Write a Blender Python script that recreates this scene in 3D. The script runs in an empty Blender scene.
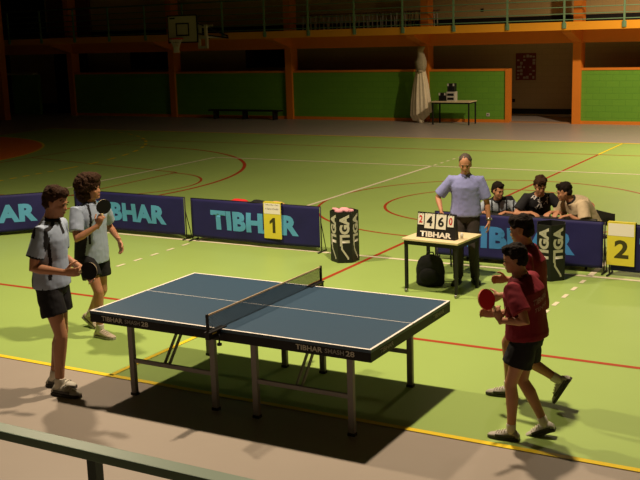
import bpy, bmesh, math, random
from mathutils import Vector, Matrix, noise
from mathutils.bvhtree import BVHTree

random.seed(7)
C = bpy.context.scene.collection
V = Vector
R = math.radians

# ------------------------------------------------------------------ camera
cam_data = bpy.data.cameras.new('camera')
cam = bpy.data.objects.new('camera', cam_data)
C.objects.link(cam)
CP = V((6.028, -6.419, 3.078))
yaw, pitch, roll = -0.522, 0.202, -0.031
fwd = V((math.sin(yaw) * math.cos(pitch), math.cos(yaw) * math.cos(pitch), -math.sin(pitch)))
rt = fwd.cross(V((0, 0, 1))).normalized()
up = rt.cross(fwd)
rt2 = rt * math.cos(roll) + up * math.sin(roll)
up2 = up * math.cos(roll) - rt * math.sin(roll)
cam.matrix_world = Matrix(((rt2.x, up2.x, -fwd.x, CP.x), (rt2.y, up2.y, -fwd.y, CP.y), (rt2.z, up2.z, -fwd.z, CP.z), (0, 0, 0, 1)))
cam_data.sensor_width = 36
cam_data.lens = 1017.08 / 640 * 36
cam_data.clip_end = 200
bpy.context.scene.camera = cam

# ------------------------------------------------------------------ world, lamps, exposure
w = bpy.data.worlds.new('world')
bpy.context.scene.world = w
w.use_nodes = True
w.node_tree.nodes['Background'].inputs[0].default_value = (1.0, 0.75, 0.45, 1)
w.node_tree.nodes['Background'].inputs[1].default_value = 0.010
vs = bpy.context.scene.view_settings
vs.view_transform = 'Standard'
vs.look = 'None'
vs.exposure = 0.0
vs.gamma = 1.0


def lamp(x, y, z, power, size=.32, col=(1.0, .78, .54), cone=156, tilt=(0, 0)):
    d = bpy.data.lights.new('hall_lamp', 'SPOT')
    d.energy = power
    d.shadow_soft_size = size / 2
    d.spot_size = R(cone)
    d.spot_blend = .6
    d.color = col
    o = bpy.data.objects.new('hall_lamp', d)
    o.location = (x, y, z)
    o.rotation_euler = (R(tilt[0]), R(tilt[1]), 0)
    C.objects.link(o)


lamp(1.95, 2.6, 7.0, 2300)
lamp(-3.3, 2.65, 7.0, 1900)
lamp(1.95, 18.6, 7.0, 2700, tilt=(8, 0))
lamp(7.2, 18.6, 7.0, 2000, tilt=(8, 0))
lamp(1.95, 10.6, 7.0, 300)

# ------------------------------------------------------------------ materials
MATS = {}


def mat(name, col, rough=.6, spec=.3, metal=0, nscale=0, namt=0, bump=0, emit=None):
    if name in MATS:
        return MATS[name]
    m = bpy.data.materials.new(name)
    m.use_nodes = True
    nt = m.node_tree
    b = nt.nodes['Principled BSDF']
    b.inputs['Base Color'].default_value = (*col, 1)
    b.inputs['Roughness'].default_value = rough
    b.inputs['Specular IOR Level'].default_value = spec
    b.inputs['Metallic'].default_value = metal
    if nscale:
        tc = nt.nodes.new('ShaderNodeTexCoord')
        n = nt.nodes.new('ShaderNodeTexNoise')
        n.inputs['Scale'].default_value = nscale
        n.inputs['Detail'].default_value = 4
        nt.links.new(tc.outputs['Object'], n.inputs['Vector'])
        if namt:
            r = nt.nodes.new('ShaderNodeMapRange')
            r.inputs['To Min'].default_value = 1 - namt
            r.inputs['To Max'].default_value = 1 + namt
            nt.links.new(n.outputs['Fac'], r.inputs['Value'])
            mx = nt.nodes.new('ShaderNodeVectorMath')
            mx.operation = 'SCALE'
            mx.inputs[0].default_value = col
            nt.links.new(r.outputs[0], mx.inputs['Scale'])
            nt.links.new(mx.outputs[0], b.inputs['Base Color'])
        if bump:
            bp = nt.nodes.new('ShaderNodeBump')
            bp.inputs['Strength'].default_value = bump
            bp.inputs['Distance'].default_value = .01
            nt.links.new(n.outputs['Fac'], bp.inputs['Height'])
            nt.links.new(bp.outputs[0], b.inputs['Normal'])
    MATS[name] = m
    return m


def brick_mat(name, c1, c2, mortar, sx=.4, sy=.19, rough=.75):
    m = bpy.data.materials.new(name)
    m.use_nodes = True
    nt = m.node_tree
    b = nt.nodes['Principled BSDF']
    tc = nt.nodes.new('ShaderNodeTexCoord')
    sp = nt.nodes.new('ShaderNodeSeparateXYZ')
    cb = nt.nodes.new('ShaderNodeCombineXYZ')
    nt.links.new(tc.outputs['Object'], sp.inputs[0])
    ad = nt.nodes.new('ShaderNodeMath')
    ad.operation = 'ADD'
    nt.links.new(sp.outputs['X'], ad.inputs[0])
    nt.links.new(sp.outputs['Y'], ad.inputs[1])
    nt.links.new(ad.outputs[0], cb.inputs['X'])
    nt.links.new(sp.outputs['Z'], cb.inputs['Y'])
    br = nt.nodes.new('ShaderNodeTexBrick')
    br.inputs['Color1'].default_value = (*c1, 1)
    br.inputs['Color2'].default_value = (*c2, 1)
    br.inputs['Mortar'].default_value = (*mortar, 1)
    br.inputs['Scale'].default_value = 1
    br.inputs['Brick Width'].default_value = sx
    br.inputs['Row Height'].default_value = sy
    br.inputs['Mortar Size'].default_value = .008
    nt.links.new(cb.outputs[0], br.inputs['Vector'])
    nt.links.new(br.outputs['Color'], b.inputs['Base Color'])
    bp = nt.nodes.new('ShaderNodeBump')
    bp.inputs['Strength'].default_value = .4
    bp.inputs['Distance'].default_value = .01
    nt.links.new(br.outputs['Fac'], bp.inputs['Height'])
    bp.invert = True
    nt.links.new(bp.outputs[0], b.inputs['Normal'])
    b.inputs['Roughness'].default_value = rough
    MATS[name] = m
    return m


GREENF = mat('green_sport_floor', (.325, .47, .125), .42, .35, nscale=.9, namt=.06)
GREYF = mat('grey_sport_floor', (.35, .305, .26), .4, .35, nscale=1.2, namt=.06)
ORANGEF = mat('orange_paint_floor', (.85, .20, .03), .45)
LYEL = mat('yellow_line_paint', (.85, .62, .02), .5)
LRED = mat('red_line_paint', (.38, .045, .012), .5)
LWHT = mat('white_line_paint', (.74, .68, .5), .5)
ORG = mat('orange_painted_concrete', (.66, .20, .018), .6, nscale=3, namt=.08)
FASC = mat('yellow_orange_fascia', (.80, .33, .02), .6, nscale=3, namt=.06)
BEIGE = brick_mat('beige_block_wall', (.56, .42, .21), (.54, .40, .20), (.48, .36, .18))
BEIGE2 = brick_mat('beige_upper_wall', (.56, .41, .17), (.54, .39, .16), (.48, .35, .15))
GBRICK = brick_mat('green_block_wall', (.125, .31, .018), (.115, .295, .017), (.095, .26, .015))
BLACK = mat('black_paint', (.012, .011, .011), .5)
BLACKG = mat('black_gloss', (.010, .010, .011), .5, .2)
RAILG = mat('green_painted_rail', (.17, .28, .19), .45, .4)
DARKWIN = mat('dark_glass', (.01, .012, .015), .15, .5)
WHITE = mat('white_paint', (.75, .72, .65), .5)
CREAM = mat('cream_cloth', (.85, .74, .53), .9, nscale=14, namt=.12)
STEEL = mat('steel', (.35, .34, .33), .35, metal=.9)
LEGM = mat('taupe_painted_steel', (.23, .21, .20), .45, .4)
WOODT = mat('beige_laminate', (.72, .60, .36), .45)
TBLUE = mat('blue_table_top', (.034, .074, .126), .42, .35, nscale=40, namt=.05)
TLINE = mat('table_white_line', (.8, .76, .72), .5)
NAVY = mat('navy_vinyl_cloth', (.017, .016, .088), .65, .2, nscale=6, namt=.15)
TEAL = mat('teal_print', (.09, .34, .60), .5)
SKY = mat('blue_print', (.045, .20, .50), .5)
SIGNY = mat('yellow_sign_card', (.66, .58, .05), .5)
SIGNW = mat('white_paper', (.78, .74, .68), .7)
SILV = mat('pale_print', (.52, .50, .42), .6)
SKIN = mat('skin', (.42, .20, .11), .5, .35, nscale=20, namt=.05)
SKINP = mat('pale_skin', (.50, .26, .15), .5, .35, nscale=20, namt=.05)
SHIRTG = mat('pale_blue_shirt_fabric', (.30, .37, .50), .85, nscale=60, namt=.06)
SHIRTB = mat('blue_shirt_fabric', (.22, .24, .50), .85, nscale=60, namt=.06)
RED = mat('red_shirt_fabric', (.18, .006, .017), .8, nscale=60, namt=.08)
BRED = mat('bright_red_rubber', (.70, .03, .035), .5)
BLKF = mat('black_fabric', (.010, .010, .013), .85, nscale=60, namt=.1)
DGREY = mat('dark_grey_fabric', (.035, .028, .026), .85)
HAIRB = mat('brown_hair', (.036, .018, .010), .9, .1, nscale=90, namt=.5, bump=.6)
HAIRD = mat('dark_hair', (.012, .008, .006), .85, .12, nscale=90, namt=.5, bump=.6)
HAIRG = mat('greying_hair', (.06, .045, .035), .7, nscale=90, namt=.5)
SHOEW = mat('pale_shoe_leather', (.42, .40, .34), .55)
SOCKW = mat('white_sock', (.62, .57, .48), .9)
SHOED = mat('dark_shoe_leather', (.05, .045, .04), .5)
PINK = mat('pink_towel', (.75, .35, .40), .95)
BEISH = mat('beige_shirt_fabric', (.52, .42, .27), .85, nscale=25, namt=.1)
LIPS = mat('lips', (.30, .09, .06), .5)
EYE = mat('eye_dark', (.02, .015, .012), .2)

# ------------------------------------------------------------------ helpers


def link(name, bm, m, parent=None):
    me = bpy.data.meshes.new(name)
    bm.normal_update()
    bm.to_mesh(me)
    bm.free()
    return linkme(name, me, m, parent)


def linkme(name, me, m, parent=None):
    o = bpy.data.objects.new(name, me)
    C.objects.link(o)
    for k in (m if isinstance(m, (list, tuple)) else [m]):
        me.materials.append(k)
    if parent:
        o.parent = parent
    return o


def struct(o, name=None):
    o['kind'] = 'structure'
    return o


def thing(name, label, cat, loc=(0, 0, 0), rz=0, group=None):
    o = bpy.data.objects.new(name, None)
    o.empty_display_size = .1
    C.objects.link(o)
    o.location = loc
    o.rotation_euler = (0, 0, rz)
    o['label'] = label
    o['category'] = cat
    if group:
        o['group'] = group
    return o


def tag(o, label, cat, group=None, kind=None):
    o['label'] = label
    o['category'] = cat
    if group:
        o['group'] = group
    if kind:
        o['kind'] = kind
    return o


def dup(root, loc, rz, label, group=None):
    r = root.copy()
    C.objects.link(r)
    r.location = loc
    r.rotation_euler = (0, 0, rz)
    r['label'] = label
    if group:
        r['group'] = group
    for ch in list(root.children):
        c = ch.copy()
        C.objects.link(c)
        c.parent = r
        for g in ch.children:
            d = g.copy()
            C.objects.link(d)
            d.parent = c
    return r


def box(bm, x0, x1, y0, y1, z0, z1, mi=0, M=None, bev=0):
    vs_ = [bm.verts.new((x, y, z)) for x in (x0, x1) for y in (y0, y1) for z in (z0, z1)]
    if M:
        for v in vs_:
            v.co = M @ v.co
    fs = [bm.faces.new([vs_[i] for i in f]) for f in ((0, 1, 3, 2), (4, 6, 7, 5), (0, 4, 5, 1), (2, 3, 7, 6), (0, 2, 6, 4), (1, 5, 7, 3))]
    for f in fs:
        f.material_index = mi
    if bev:
        es = list({e for f in fs for e in f.edges})
        bmesh.ops.bevel(bm, geom=es, offset=bev, segments=2, affect='EDGES', profile=.6)
    return fs


def B(*a, **k):
    bm = bmesh.new()
    box(bm, *a, **k)
    return bm


def ringv(c, ax, ay, rx, ry, n=16, ph=0):
    return [c + ax * (rx * math.cos(2 * math.pi * i / n + ph)) + ay * (ry * math.sin(2 * math.pi * i / n + ph)) for i in range(n)]


def loft(bm, rings, mi=0, cap=True, smooth=True, closed=False):
    rv = [[bm.verts.new(c) for c in r] for r in rings]
    n = len(rv[0])
    pairs = list(zip(rv[:-1], rv[1:]))
    if closed:
        pairs.append((rv[-1], rv[0]))
    for a, b in pairs:
        for i in range(n):
            f = bm.faces.new((a[i], a[(i + 1) % n], b[(i + 1) % n], b[i]))
            f.material_index = mi
            f.smooth = smooth
    if cap and not closed:
        f = bm.faces.new(rv[0][::-1]); f.material_index = mi
        f = bm.faces.new(rv[-1]); f.material_index = mi


def frame(d, ref=None):
    d = d.normalized()
    ref = ref or V((0, 0, 1))
    if abs(d.dot(ref)) > .98:
        ref = V((1, 0, 0))
    a = d.cross(ref).normalized()
    return a, d.cross(a).normalized()


def tube(bm, pts, r, n=10, mi=0, ref=None, flat=1.0, cap=True):
    """tube through pts with radius r (number or list)"""
    pts = [V(p) for p in pts]
    rs = r if isinstance(r, (list, tuple)) else [r] * len(pts)
    rings = []
    ax = None
    for i, p in enumerate(pts):
        d = (pts[min(i + 1, len(pts) - 1)] - pts[max(i - 1, 0)]).normalized()
        if ax is None:
            ax, ay = frame(d, ref)
        else:
            ax = (ax - d * ax.dot(d)).normalized()
            ay = d.cross(ax).normalized()
        rings.append(ringv(p, ax, ay, rs[i], rs[i] * flat, n))
    loft(bm, rings, mi, cap)


def bar(bm, a, b, wd, th, mi=0, ref=None):
    """rectangular bar from a to b"""
    a, b = V(a), V(b)
    x, y = frame(b - a, ref)
    loft(bm, [[c + x * (sx * wd / 2) + y * (sy * th / 2) for sx, sy in ((-1, -1), (1, -1), (1, 1), (-1, 1))] for c in (a, b)], mi, smooth=False)


def ell(bm, c, rx, ry, rz, M=None, seg=16, rings=10, mi=0):
    mm = Matrix.Translation(V(c)) @ (M.to_4x4() if M else Matrix.Identity(4)) @ Matrix.Diagonal((rx, ry, rz, 1))
    g = bmesh.ops.create_uvsphere(bm, u_segments=seg, v_segments=rings, radius=1, matrix=mm)
    for v in g['verts']:
        for f in v.link_faces:
            f.smooth = True
            f.material_index = mi


def remesh(bm, voxel, smooth=2, jitter=0, jfreq=8):
    me = bpy.data.meshes.new('tmp')
    bmesh.ops.recalc_face_normals(bm, faces=bm.faces)
    bm.to_mesh(me)
    bm.free()
    o = bpy.data.objects.new('tmp', me)
    C.objects.link(o)
    m = o.modifiers.new('r', 'REMESH')
    m.mode = 'VOXEL'
    m.voxel_size = voxel
    m.use_smooth_shade = True
    if smooth:
        s = o.modifiers.new('s', 'SMOOTH')
        s.factor = .5
        s.iterations = smooth
    dg = bpy.context.evaluated_depsgraph_get()
    dg.update()
    me2 = bpy.data.meshes.new_from_object(o.evaluated_get(dg))
    bpy.data.objects.remove(o)
    bpy.data.meshes.remove(me)
    if jitter:
        nrm = [v.normal.copy() for v in me2.vertices]
        for v, n in zip(me2.vertices, nrm):
            v.co += n * (jitter * (noise.noise(v.co * jfreq) + .5 * noise.noise(v.co * jfreq * 2.3)))
    for p in me2.polygons:
        p.use_smooth = True
    return me2


def text_mesh(s, W=None, H=None, bold=.0, extrude=0, align='CENTER', spacing=1.0):
    cu = bpy.data.curves.new('txt', 'FONT')
    cu.body = s
    cu.size = 1
    cu.offset = bold
    cu.extrude = extrude
    cu.space_character = spacing
    cu.resolution_u = 3
    o = bpy.data.objects.new('txt', cu)
    C.objects.link(o)
    dg = bpy.context.evaluated_depsgraph_get()
    dg.update()
    me = bpy.data.meshes.new_from_object(o.evaluated_get(dg))
    bpy.data.objects.remove(o)
    bpy.data.curves.remove(cu)
    xs = [v.co.x for v in me.vertices]
    ys = [v.co.y for v in me.vertices]
    x0, x1, y0, y1 = min(xs), max(xs), min(ys), max(ys)
    kx = W / (x1 - x0) if W else None
    ky = H / (y1 - y0) if H else None
    kx = kx or ky
    ky = ky or kx
    for v in me.vertices:
        v.co.x = (v.co.x - (x0 + x1) / 2) * kx
        v.co.y = (v.co.y - (y0 + y1) / 2) * ky
    return me


def decal_from(me, name, origin, right, upv, m, parent, off=.002, target=None, cuts=0):
    """lay a flat mesh (x,y) on a plane, or press it onto a target mesh in the same space"""
    right, upv = V(right).normalized(), V(upv).normalized()
    n = right.cross(upv)
    origin = V(origin)
    bm = bmesh.new()
    bm.from_mesh(me)
    bpy.data.meshes.remove(me)
    if cuts:
        bmesh.ops.triangulate(bm, faces=bm.faces)
        for _ in range(cuts):
            es = [e for e in bm.edges if e.calc_length() > .05]
            if es:
                bmesh.ops.subdivide_edges(bm, edges=es, cuts=1)
                bmesh.ops.triangulate(bm, faces=bm.faces)
    bvh = None
    if target is not None:
        tb = bmesh.new()
        tb.from_mesh(target)
        bvh = BVHTree.FromBMesh(tb)
        tb.free()
    for v in bm.verts:
        p = origin + right * v.co.x + upv * v.co.y + n * v.co.z
        if bvh:
            h = bvh.ray_cast(p + n * .5, -n, 1.2)
            if h[0]:
                p = h[0] + n * off
        else:
            p = p + n * off
        v.co = p
    return link(name, bm, m, parent)


def lettering(s, W, H, origin, right, upv, m, parent, bold=.02, name='lettering', off=.002, target=None, cuts=0, spacing=1.0):
    me = text_mesh(s, W, H, bold, spacing=spacing)
    return decal_from(me, name, origin, right, upv, m, parent, off, target, cuts)


# ------------------------------------------------------------------ structure: floor with its painted lines
bm = bmesh.new()


def quad(x0, x1, y0, y1, z, mi):
    f = bm.faces.new([bm.verts.new(c) for c in ((x0, y0, z), (x1, y0, z), (x1, y1, z), (x0, y1, z))])
    f.material_index = mi


def arc_strip(cx, cy, r, a0, a1, wd, z, mi, n=64, dash=0):
    for i in range(n):
        if dash and i % dash >= dash // 2:
            continue
        t0 = a0 + (a1 - a0) * i / n
        t1 = a0 + (a1 - a0) * (i + 1) / n
        f = bm.faces.new([bm.verts.new((cx + q * math.cos(t), cy + q * math.sin(t), z)) for q, t in ((r - wd / 2, t0), (r + wd / 2, t0), (r + wd / 2, t1), (r - wd / 2, t1))])
        f.material_index = mi


def line(x0, y0, x1, y1, wd, z, mi, dash=0, gap=0):
    a, b = V((x0, y0)), V((x1, y1))
    L = (b - a).length
    d = (b - a) / L
    n_ = V((-d.y, d.x)) * wd / 2
    s = 0
    while s < L - 1e-6:
        e = min(L, s + dash) if dash else L
        p, q = a + d * s, a + d * e
        f = bm.faces.new([bm.verts.new((c.x, c.y, z)) for c in (p - n_, q - n_, q + n_, p + n_)])
        f.material_index = mi
        s = e + gap if dash else L


Y0, Y1 = .42, 20.3
XL, XR = -20.2, 19.8
quad(-34, 26, -14, 32, 0, 1)
quad(XL, XR, Y0, Y1, .001, 0)
# orange goal area (left end), flat polygon
pts = [(XL, 10.35 + 1.5 + 6)]
poly = [(XL, 10.35 - 1.5 - 5.65)] + [(XL + 5.65 * math.cos(a), 8.85 + 5.65 * math.sin(a)) for a in [-math.pi / 2 + k * math.pi / 48 for k in range(25)]] + [(XL + 5.65 * math.cos(a), 11.85 + 5.65 * math.sin(a)) for a in [k * math.pi / 48 for k in range(25)]]
f = bm.faces.new([bm.verts.new((x, y, .002)) for x, y in poly])
f.material_index = 2
arc_strip(XL, 11.85, 5.65, 0, math.pi / 2, .07, .004, 3)
arc_strip(XL, 8.85, 5.65, -math.pi / 2, 0, .07, .004, 3)
line(XL + 5.65, 8.85, XL + 5.65, 11.85, .07, .004, 3)
# dashed nine metre line
arc_strip(XL, 11.85, 8.65, 0, 1.3, .09, .005, 3, n=52, dash=4)
arc_strip(XL, 8.85, 8.65, -1.3, 0, .09, .005, 3, n=52, dash=4)
line(XL + 8.65, 8.85, XL + 8.65, 11.85, .09, .005, 3, .2, .2)
# handball side lines and centre line
line(XL, Y0, XR, Y0, .06, .006, 3)
line(XL, Y1, XR, Y1, .10, .006, 3)
line(XL, Y0, XL, Y1, .05, .006, 3)
line(-.2, Y0, -.2, 2.6, .05, .006, 3)
line(-.2, 17.85, -.2, Y1, .05, .006, 3)
# basketball court, red
for a in ((-14.2, 2.62, 13.8, 2.62), (-14.2, 17.85, 13.8, 17.85), (-14.2, 2.62, -14.2, 17.85), (-.2, 2.62, -.2, 17.85)):
    line(*a, .06, .003, 4)
arc_strip(-.2, 10.35, 1.8, 0, 2 * math.pi, .05, .0035, 4, 72)
arc_strip(-.2, 10.35, 3.0, 0, 2 * math.pi, .05, .0035, 4, 96)
arc_strip(-12.6, 10.35, 6.05, -math.pi / 2, math.pi / 2, .08, .0035, 4, 72)
for yy in (10.35 - 6.25, 10.35 + 6.25):
    line(-14.2, yy, -12.6, yy, .05, .0035, 4)
arc_strip(-8.5, 10.35, 1.7, -math.pi / 2, math.pi / 2, .05, .0038, 4, 36)
line(-14.2, 7.35, -8.4, 8.55, .05, .0038, 4)
line(-14.2, 13.35, -8.4, 12.15, .05, .0038, 4)
line(-8.4, 8.55, -8.4, 12.15, .05, .0038, 4)
# volleyball court, white
for a in ((-9.2, 5.86, 8.8, 5.86), (-9.2, 14.82, 8.8, 14.82), (-9.2, 5.86, -9.2, 14.82), (-3.2, 5.86, -3.2, 14.82), (2.8, 5.86, 2.8, 14.82)):
    line(*a, .075, .0045, 5)
for xx in (-3.2, 2.8):
    line(xx, 4.0, xx, 5.7, .05, .0045, 5, .17, .2)
    line(xx, 14.95, xx, 16.7, .05, .0045, 5, .17, .2)
struct(link('floor', bm, [GREENF, GREYF, ORANGEF, LYEL, LRED, LWHT]))

# ------------------------------------------------------------------ structure: walls
YP = 25.34      # plane of the low partition and columns
YW = 28.0       # wall behind the corridor
CX = [-18.55, -13.28, -7.95, -2.83, 2.4, 7.65]
CX2 = [-23.75] + CX


def s_box(name, *a, m=BEIGE, **k):
    return struct(link(name, B(*a, **k), m))


bmw = B(-30, 26, YW, YW + .3, 0, 3.0)
struct(link('wall_back', bmw, BEIGE))
struct(link('wall_back_upper', B(-30, 26, 26.9, 27.2, 3.0, 8.2), BEIGE2))
s_box('wall_left', -30.3, -30, -14, 28.3, 0, 8.2, m=BLACK)
s_box('wall_right', 20.5, 20.8, -14, 28.3, 0, 8.2, m=ORG)
s_box('wall_front', -30, 20.5, -14.3, -14, 0, 8.2)
s_box('ceiling', -30.3, 20.8, -14.3, 28.3, 8.2, 8.4, m=mat('dark_ceiling_panel', (.10, .09, .07), .8))
# low green partitions between the columns, 1.68 m high with orange cap and plinth
segs = [(-27.2, -25.7), (-23.75, -18.55), (-18.55, -13.28), (-13.28, -7.95), (-7.95, -5.1), (-2.83, 2.4), (2.4, 7.65), (7.65, 20.5)]
for i, (a, b) in enumerate(segs):
    s_box('wall_partition', a, b, YP, YP + .16, 0, 1.66, m=GBRICK)
    if i:
        s_box('trim_partition', a, b, YP - .02, YP + .18, 1.66, 1.73, m=ORG)
        s_box('trim_plinth', a, b, YP - .03, YP, .0, .10, m=ORG)
s_box('trim_opening', -5.16, -5.02, YP - .04, YP + .2, 0, 1.73, m=ORG)
s_box('trim_ledge', -27.6, -25.85, YP - .1, YP + .2, 1.66, 1.74, m=mat('pale_ledge', (.5, .45, .33), .6))
s_box('baseboard_back', -30, 20.5, YW - .02, YW, .06, .24, m=BLACK)
s_box('wall_opening_shade', -25.7, -23.9, 26.4, 26.5, 0, 2.6, m=BLACK)  # black sheet standing in for the shade inside the left opening
s_box('trim_threshold', -5.02, -3.0, YP, YP + .3, 0, .03, m=mat('brown_threshold', (.35, .2, .1), .6))
# dark high windows in the back wall above the partitions
for i, (a, b) in enumerate(((-16.9, -15.0), (-22.8, -20.4))):
    struct(link('window_%d' % (i + 1), B(a, b, YW - .05, YW + .01, 1.75, 2.6), DARKWIN))
# columns (orange), through both floors
for x in CX2:
    s_box('trim_column', x - .13, x + .13, YP - .1, YP + .35, 0, 8.2, m=ORG)
s_box('trim_column', -25.3, -25.0, 22.7, 23.0, 0, 8.2, m=ORG)
# balcony: slab with bright fascia, recessed beam, haunches on each column
YF = 24.0
s_box('trim_balcony_slab', -30, 20.5, YF, YW, 2.90, 3.14, m=FASC)
s_box('trim_balcony_beam', -30, 20.5, YP - .05, YP + .3, 2.50, 2.90, m=ORG)
s_box('baseboard_balcony', -30, 20.5, 26.85, 26.9, 3.14, 3.36, m=BLACK)
for x in CX2:
    bm = bmesh.new()
    A = [bm.verts.new((x - .15, *c)) for c in ((YF + .08, 2.9), (YF + .08, 2.84), (YP, 2.5), (YP, 2.9))]
    D = [bm.verts.new((x + .15, *c)) for c in ((YF + .08, 2.9), (YF + .08, 2.84), (YP, 2.5), (YP, 2.9))]
    bm.faces.new(A); bm.faces.new(D[::-1])
    for i in range(4):
        bm.faces.new((A[i], D[i], D[(i + 1) % 4], A[(i + 1) % 4]))
    bmesh.ops.recalc_face_normals(bm, faces=bm.faces)
    struct(link('trim_haunch', bm, ORG))
# double door and window upstairs at the far left
DOORM = mat('brown_red_door', (.20, .05, .015), .6)
d = struct(link('door_1', B(-26.3, -23.9, 26.8, 26.9, 3.14, 5.4), DOORM))
link('door_gap', B(-25.13, -25.07, 26.78, 26.8, 3.14, 5.4), BEIGE, d)
struct(link('window_3', B(-29.2, -26.5, 26.82, 26.9, 3.2, 6.2), DARKWIN))

# ------------------------------------------------------------------ table tennis table
TW, TL, TH = 1.525, 2.74, .76
tt = thing('table_tennis_table', 'big blue table tennis table with black apron and grey steel legs in the foreground', 'table', (0, 0, 0))
for s, (xa, xb) in enumerate(((0, TL / 2 - .003), (TL / 2 + .003, TL))):
    bm = bmesh.new()
    box(bm, xa, xb, 0, TW, TH - .025, TH - .0008, 0)
    box(bm, xa, xb, 0, TW, TH - .0008, TH, 0)
    top = link('tabletop', bm, TBLUE, tt)
    bm = bmesh.new()
    z = TH + .0006
    for a, b, c, e in ((xa, xb, 0, .02), (xa, xb, TW - .02, TW), (xa, xb, TW / 2 - .003, TW / 2 + .003)):
        box(bm, a, b, c, e, TH, z)
    if s == 0:
        box(bm, 0, .02, 0.02, TW - .02, TH, z)
    else:
        box(bm, TL - .02, TL, .02, TW - .02, TH, z)
    link('boundary_line', bm, TLINE, top)
    bm = bmesh.new()
    box(bm, xa, xb, 0.001, .022, .66, TH - .026)
    box(bm, xa, xb, TW - .022, TW - .001, .66, TH - .026)
    xe = (0.001, .022) if s == 0 else (TL - .022, TL - .001)
    xi = (xb - .022, xb) if s == 0 else (xa, xa + .022)
    box(bm, *xe, .022, TW - .022, .66, TH - .026)
    box(bm, *xi, .022, TW - .022, .66, TH - .026)
    ap = link('apron', bm, BLACKG, tt)
    ox = .13 if s == 0 else 2.09
    lettering('TIBHAR', .235, .042, (ox + .118, .001, .705), (1, 0, 0), (0, 0, 1), SILV, ap, .02)
    lettering('SMASH', .165, .036, (ox + .34, .001, .705), (1, 0, 0), (0, 0, 1), mat('dim_print', (.26, .25, .23), .6), ap, .02)
    lettering('28', .075, .042, (ox + .475, .001, .705), (1, 0, 0), (0, 0, 1), SILV, ap, .02)
    if s == 1:
        for yy in (.27, 1.27):
            lettering('TIBHAR', .24, .036, (TL - .001, yy, .705), (0, 1, 0), (0, 0, 1), mat('dim_print', (.17, .16, .15), .6), ap, .02)
    # leg frames
    lx0 = (.34, 1.21) if s == 0 else (1.62, 2.50)
    for yy in (.125, 1.315):
        lx = [q - (.05 if yy > 1 else 0) for q in lx0]
        for x in lx:
            lg = link('leg', B(x - .026, x + .026, yy - .02, yy + .02, .022, .70, bev=.004), LEGM, tt)
            link('foot_cap', B(x - .03, x + .03, yy - .024, yy + .024, .0, .024), BLACK, lg)
        bm = bmesh.new()
        box(bm, lx[0] + .026, lx[1] - .026, yy - .012, yy + .012, .30, .335)
        link('crossbar', bm, LEGM, tt)
    for x in lx0:
        bm = bmesh.new()
        bar(bm, (x, .145, .655), (x - .05, 1.295, .655), .03, .03)
        link('rail', bm, LEGM, tt)
    bx = .68 if s == 0 else 2.0
    bm = bmesh.new()
    bar(bm, (bx, .14, .325), (bx, .42, .66), .012, .028)
    bar(bm, (bx + .05, .14, .325), (bx + .05, .42, .66), .012, .028)
    box(bm, bx, bx + .05, .13, .15, .31, .335)
    link('folding_brace', bm, LEGM, tt)

# net with posts
net = thing('table_tennis_net', 'dark table tennis net with tan top tape clamped across the blue table', 'net', (TL / 2, TW / 2, TH))
nm = bpy.data.materials.new('net_mesh')
nm.use_nodes = True
nt = nm.node_tree
pb = nt.nodes['Principled BSDF']
pb.inputs['Base Color'].default_value = (.02, .03, .035, 1)
pb.inputs['Roughness'].default_value = .8
tr = nt.nodes.new('ShaderNodeBsdfTransparent')
mx = nt.nodes.new('ShaderNodeMixShader')
tc = nt.nodes.new('ShaderNodeTexCoord')
br = nt.nodes.new('ShaderNodeTexBrick')
br.offset = 0
br.inputs['Scale'].default_value = 1
br.inputs['Brick Width'].default_value = .012
br.inputs['Row Height'].default_value = .012
br.inputs['Mortar Size'].default_value = .0017
br.inputs['Mortar Smooth'].default_value = 0
sp = nt.nodes.new('ShaderNodeSeparateXYZ')
cb = nt.nodes.new('ShaderNodeCombineXYZ')
nt.links.new(tc.outputs['Object'], sp.inputs[0])
nt.links.new(sp.outputs['Y'], cb.inputs['X'])
nt.links.new(sp.outputs['Z'], cb.inputs['Y'])
nt.links.new(cb.outputs[0], br.inputs['Vector'])
nt.links.new(br.outputs['Fac'], mx.inputs['Fac'])
nt.links.new(tr.outputs[0], mx.inputs[1])
nt.links.new(pb.outputs[0], mx.inputs[2])
nt.links.new(mx.outputs[0], nt.nodes['Material Output'].inputs['Surface'])
HW = .9125
link('mesh', B(-.0008, .0008, -HW + .01, HW - .01, .003, .142), nm, net)
link('top_tape', B(-.004, .004, -HW + .01, HW - .01, .139, .1525), mat('tan_tape', (.50, .38, .24), .8), net)
for s in (-1, 1):
    bm = bmesh.new()
    box(bm, -.009, .009, s * HW - .01, s * HW + .01, -.03, .158, bev=.003)
    link('post', bm, BLACK, net)
    bm = bmesh.new()
    ya, yb = sorted((s * (TW / 2 - .07), s * (HW + .012)))
    box(bm, -.03, .03, ya, yb, .001, .010)
    ya, yb = sorted((s * (TW / 2 + .003), s * (HW + .012)))
    box(bm, -.02, .02, ya, yb, -.05, .0)
    cl = link('clamp', bm, BLACK, net)
    bm = bmesh.new()
    yk = s * (TW / 2 + .04)
    tube(bm, [(.028, yk, -.11), (.028, yk, -.03)], .007, 8)
    tube(bm, [(.028, yk, -.125), (.028, yk, -.108)], .02, 12)
    link('clamp_screw', bm, BLACKG, cl)
    link('clamp_strip', B(-.012, .022, s * (HW - .06) - .03, s * (HW - .06) + .03, -.014, -.004), mat('brass_strip', (.45, .36, .05), .5), cl)

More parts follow.
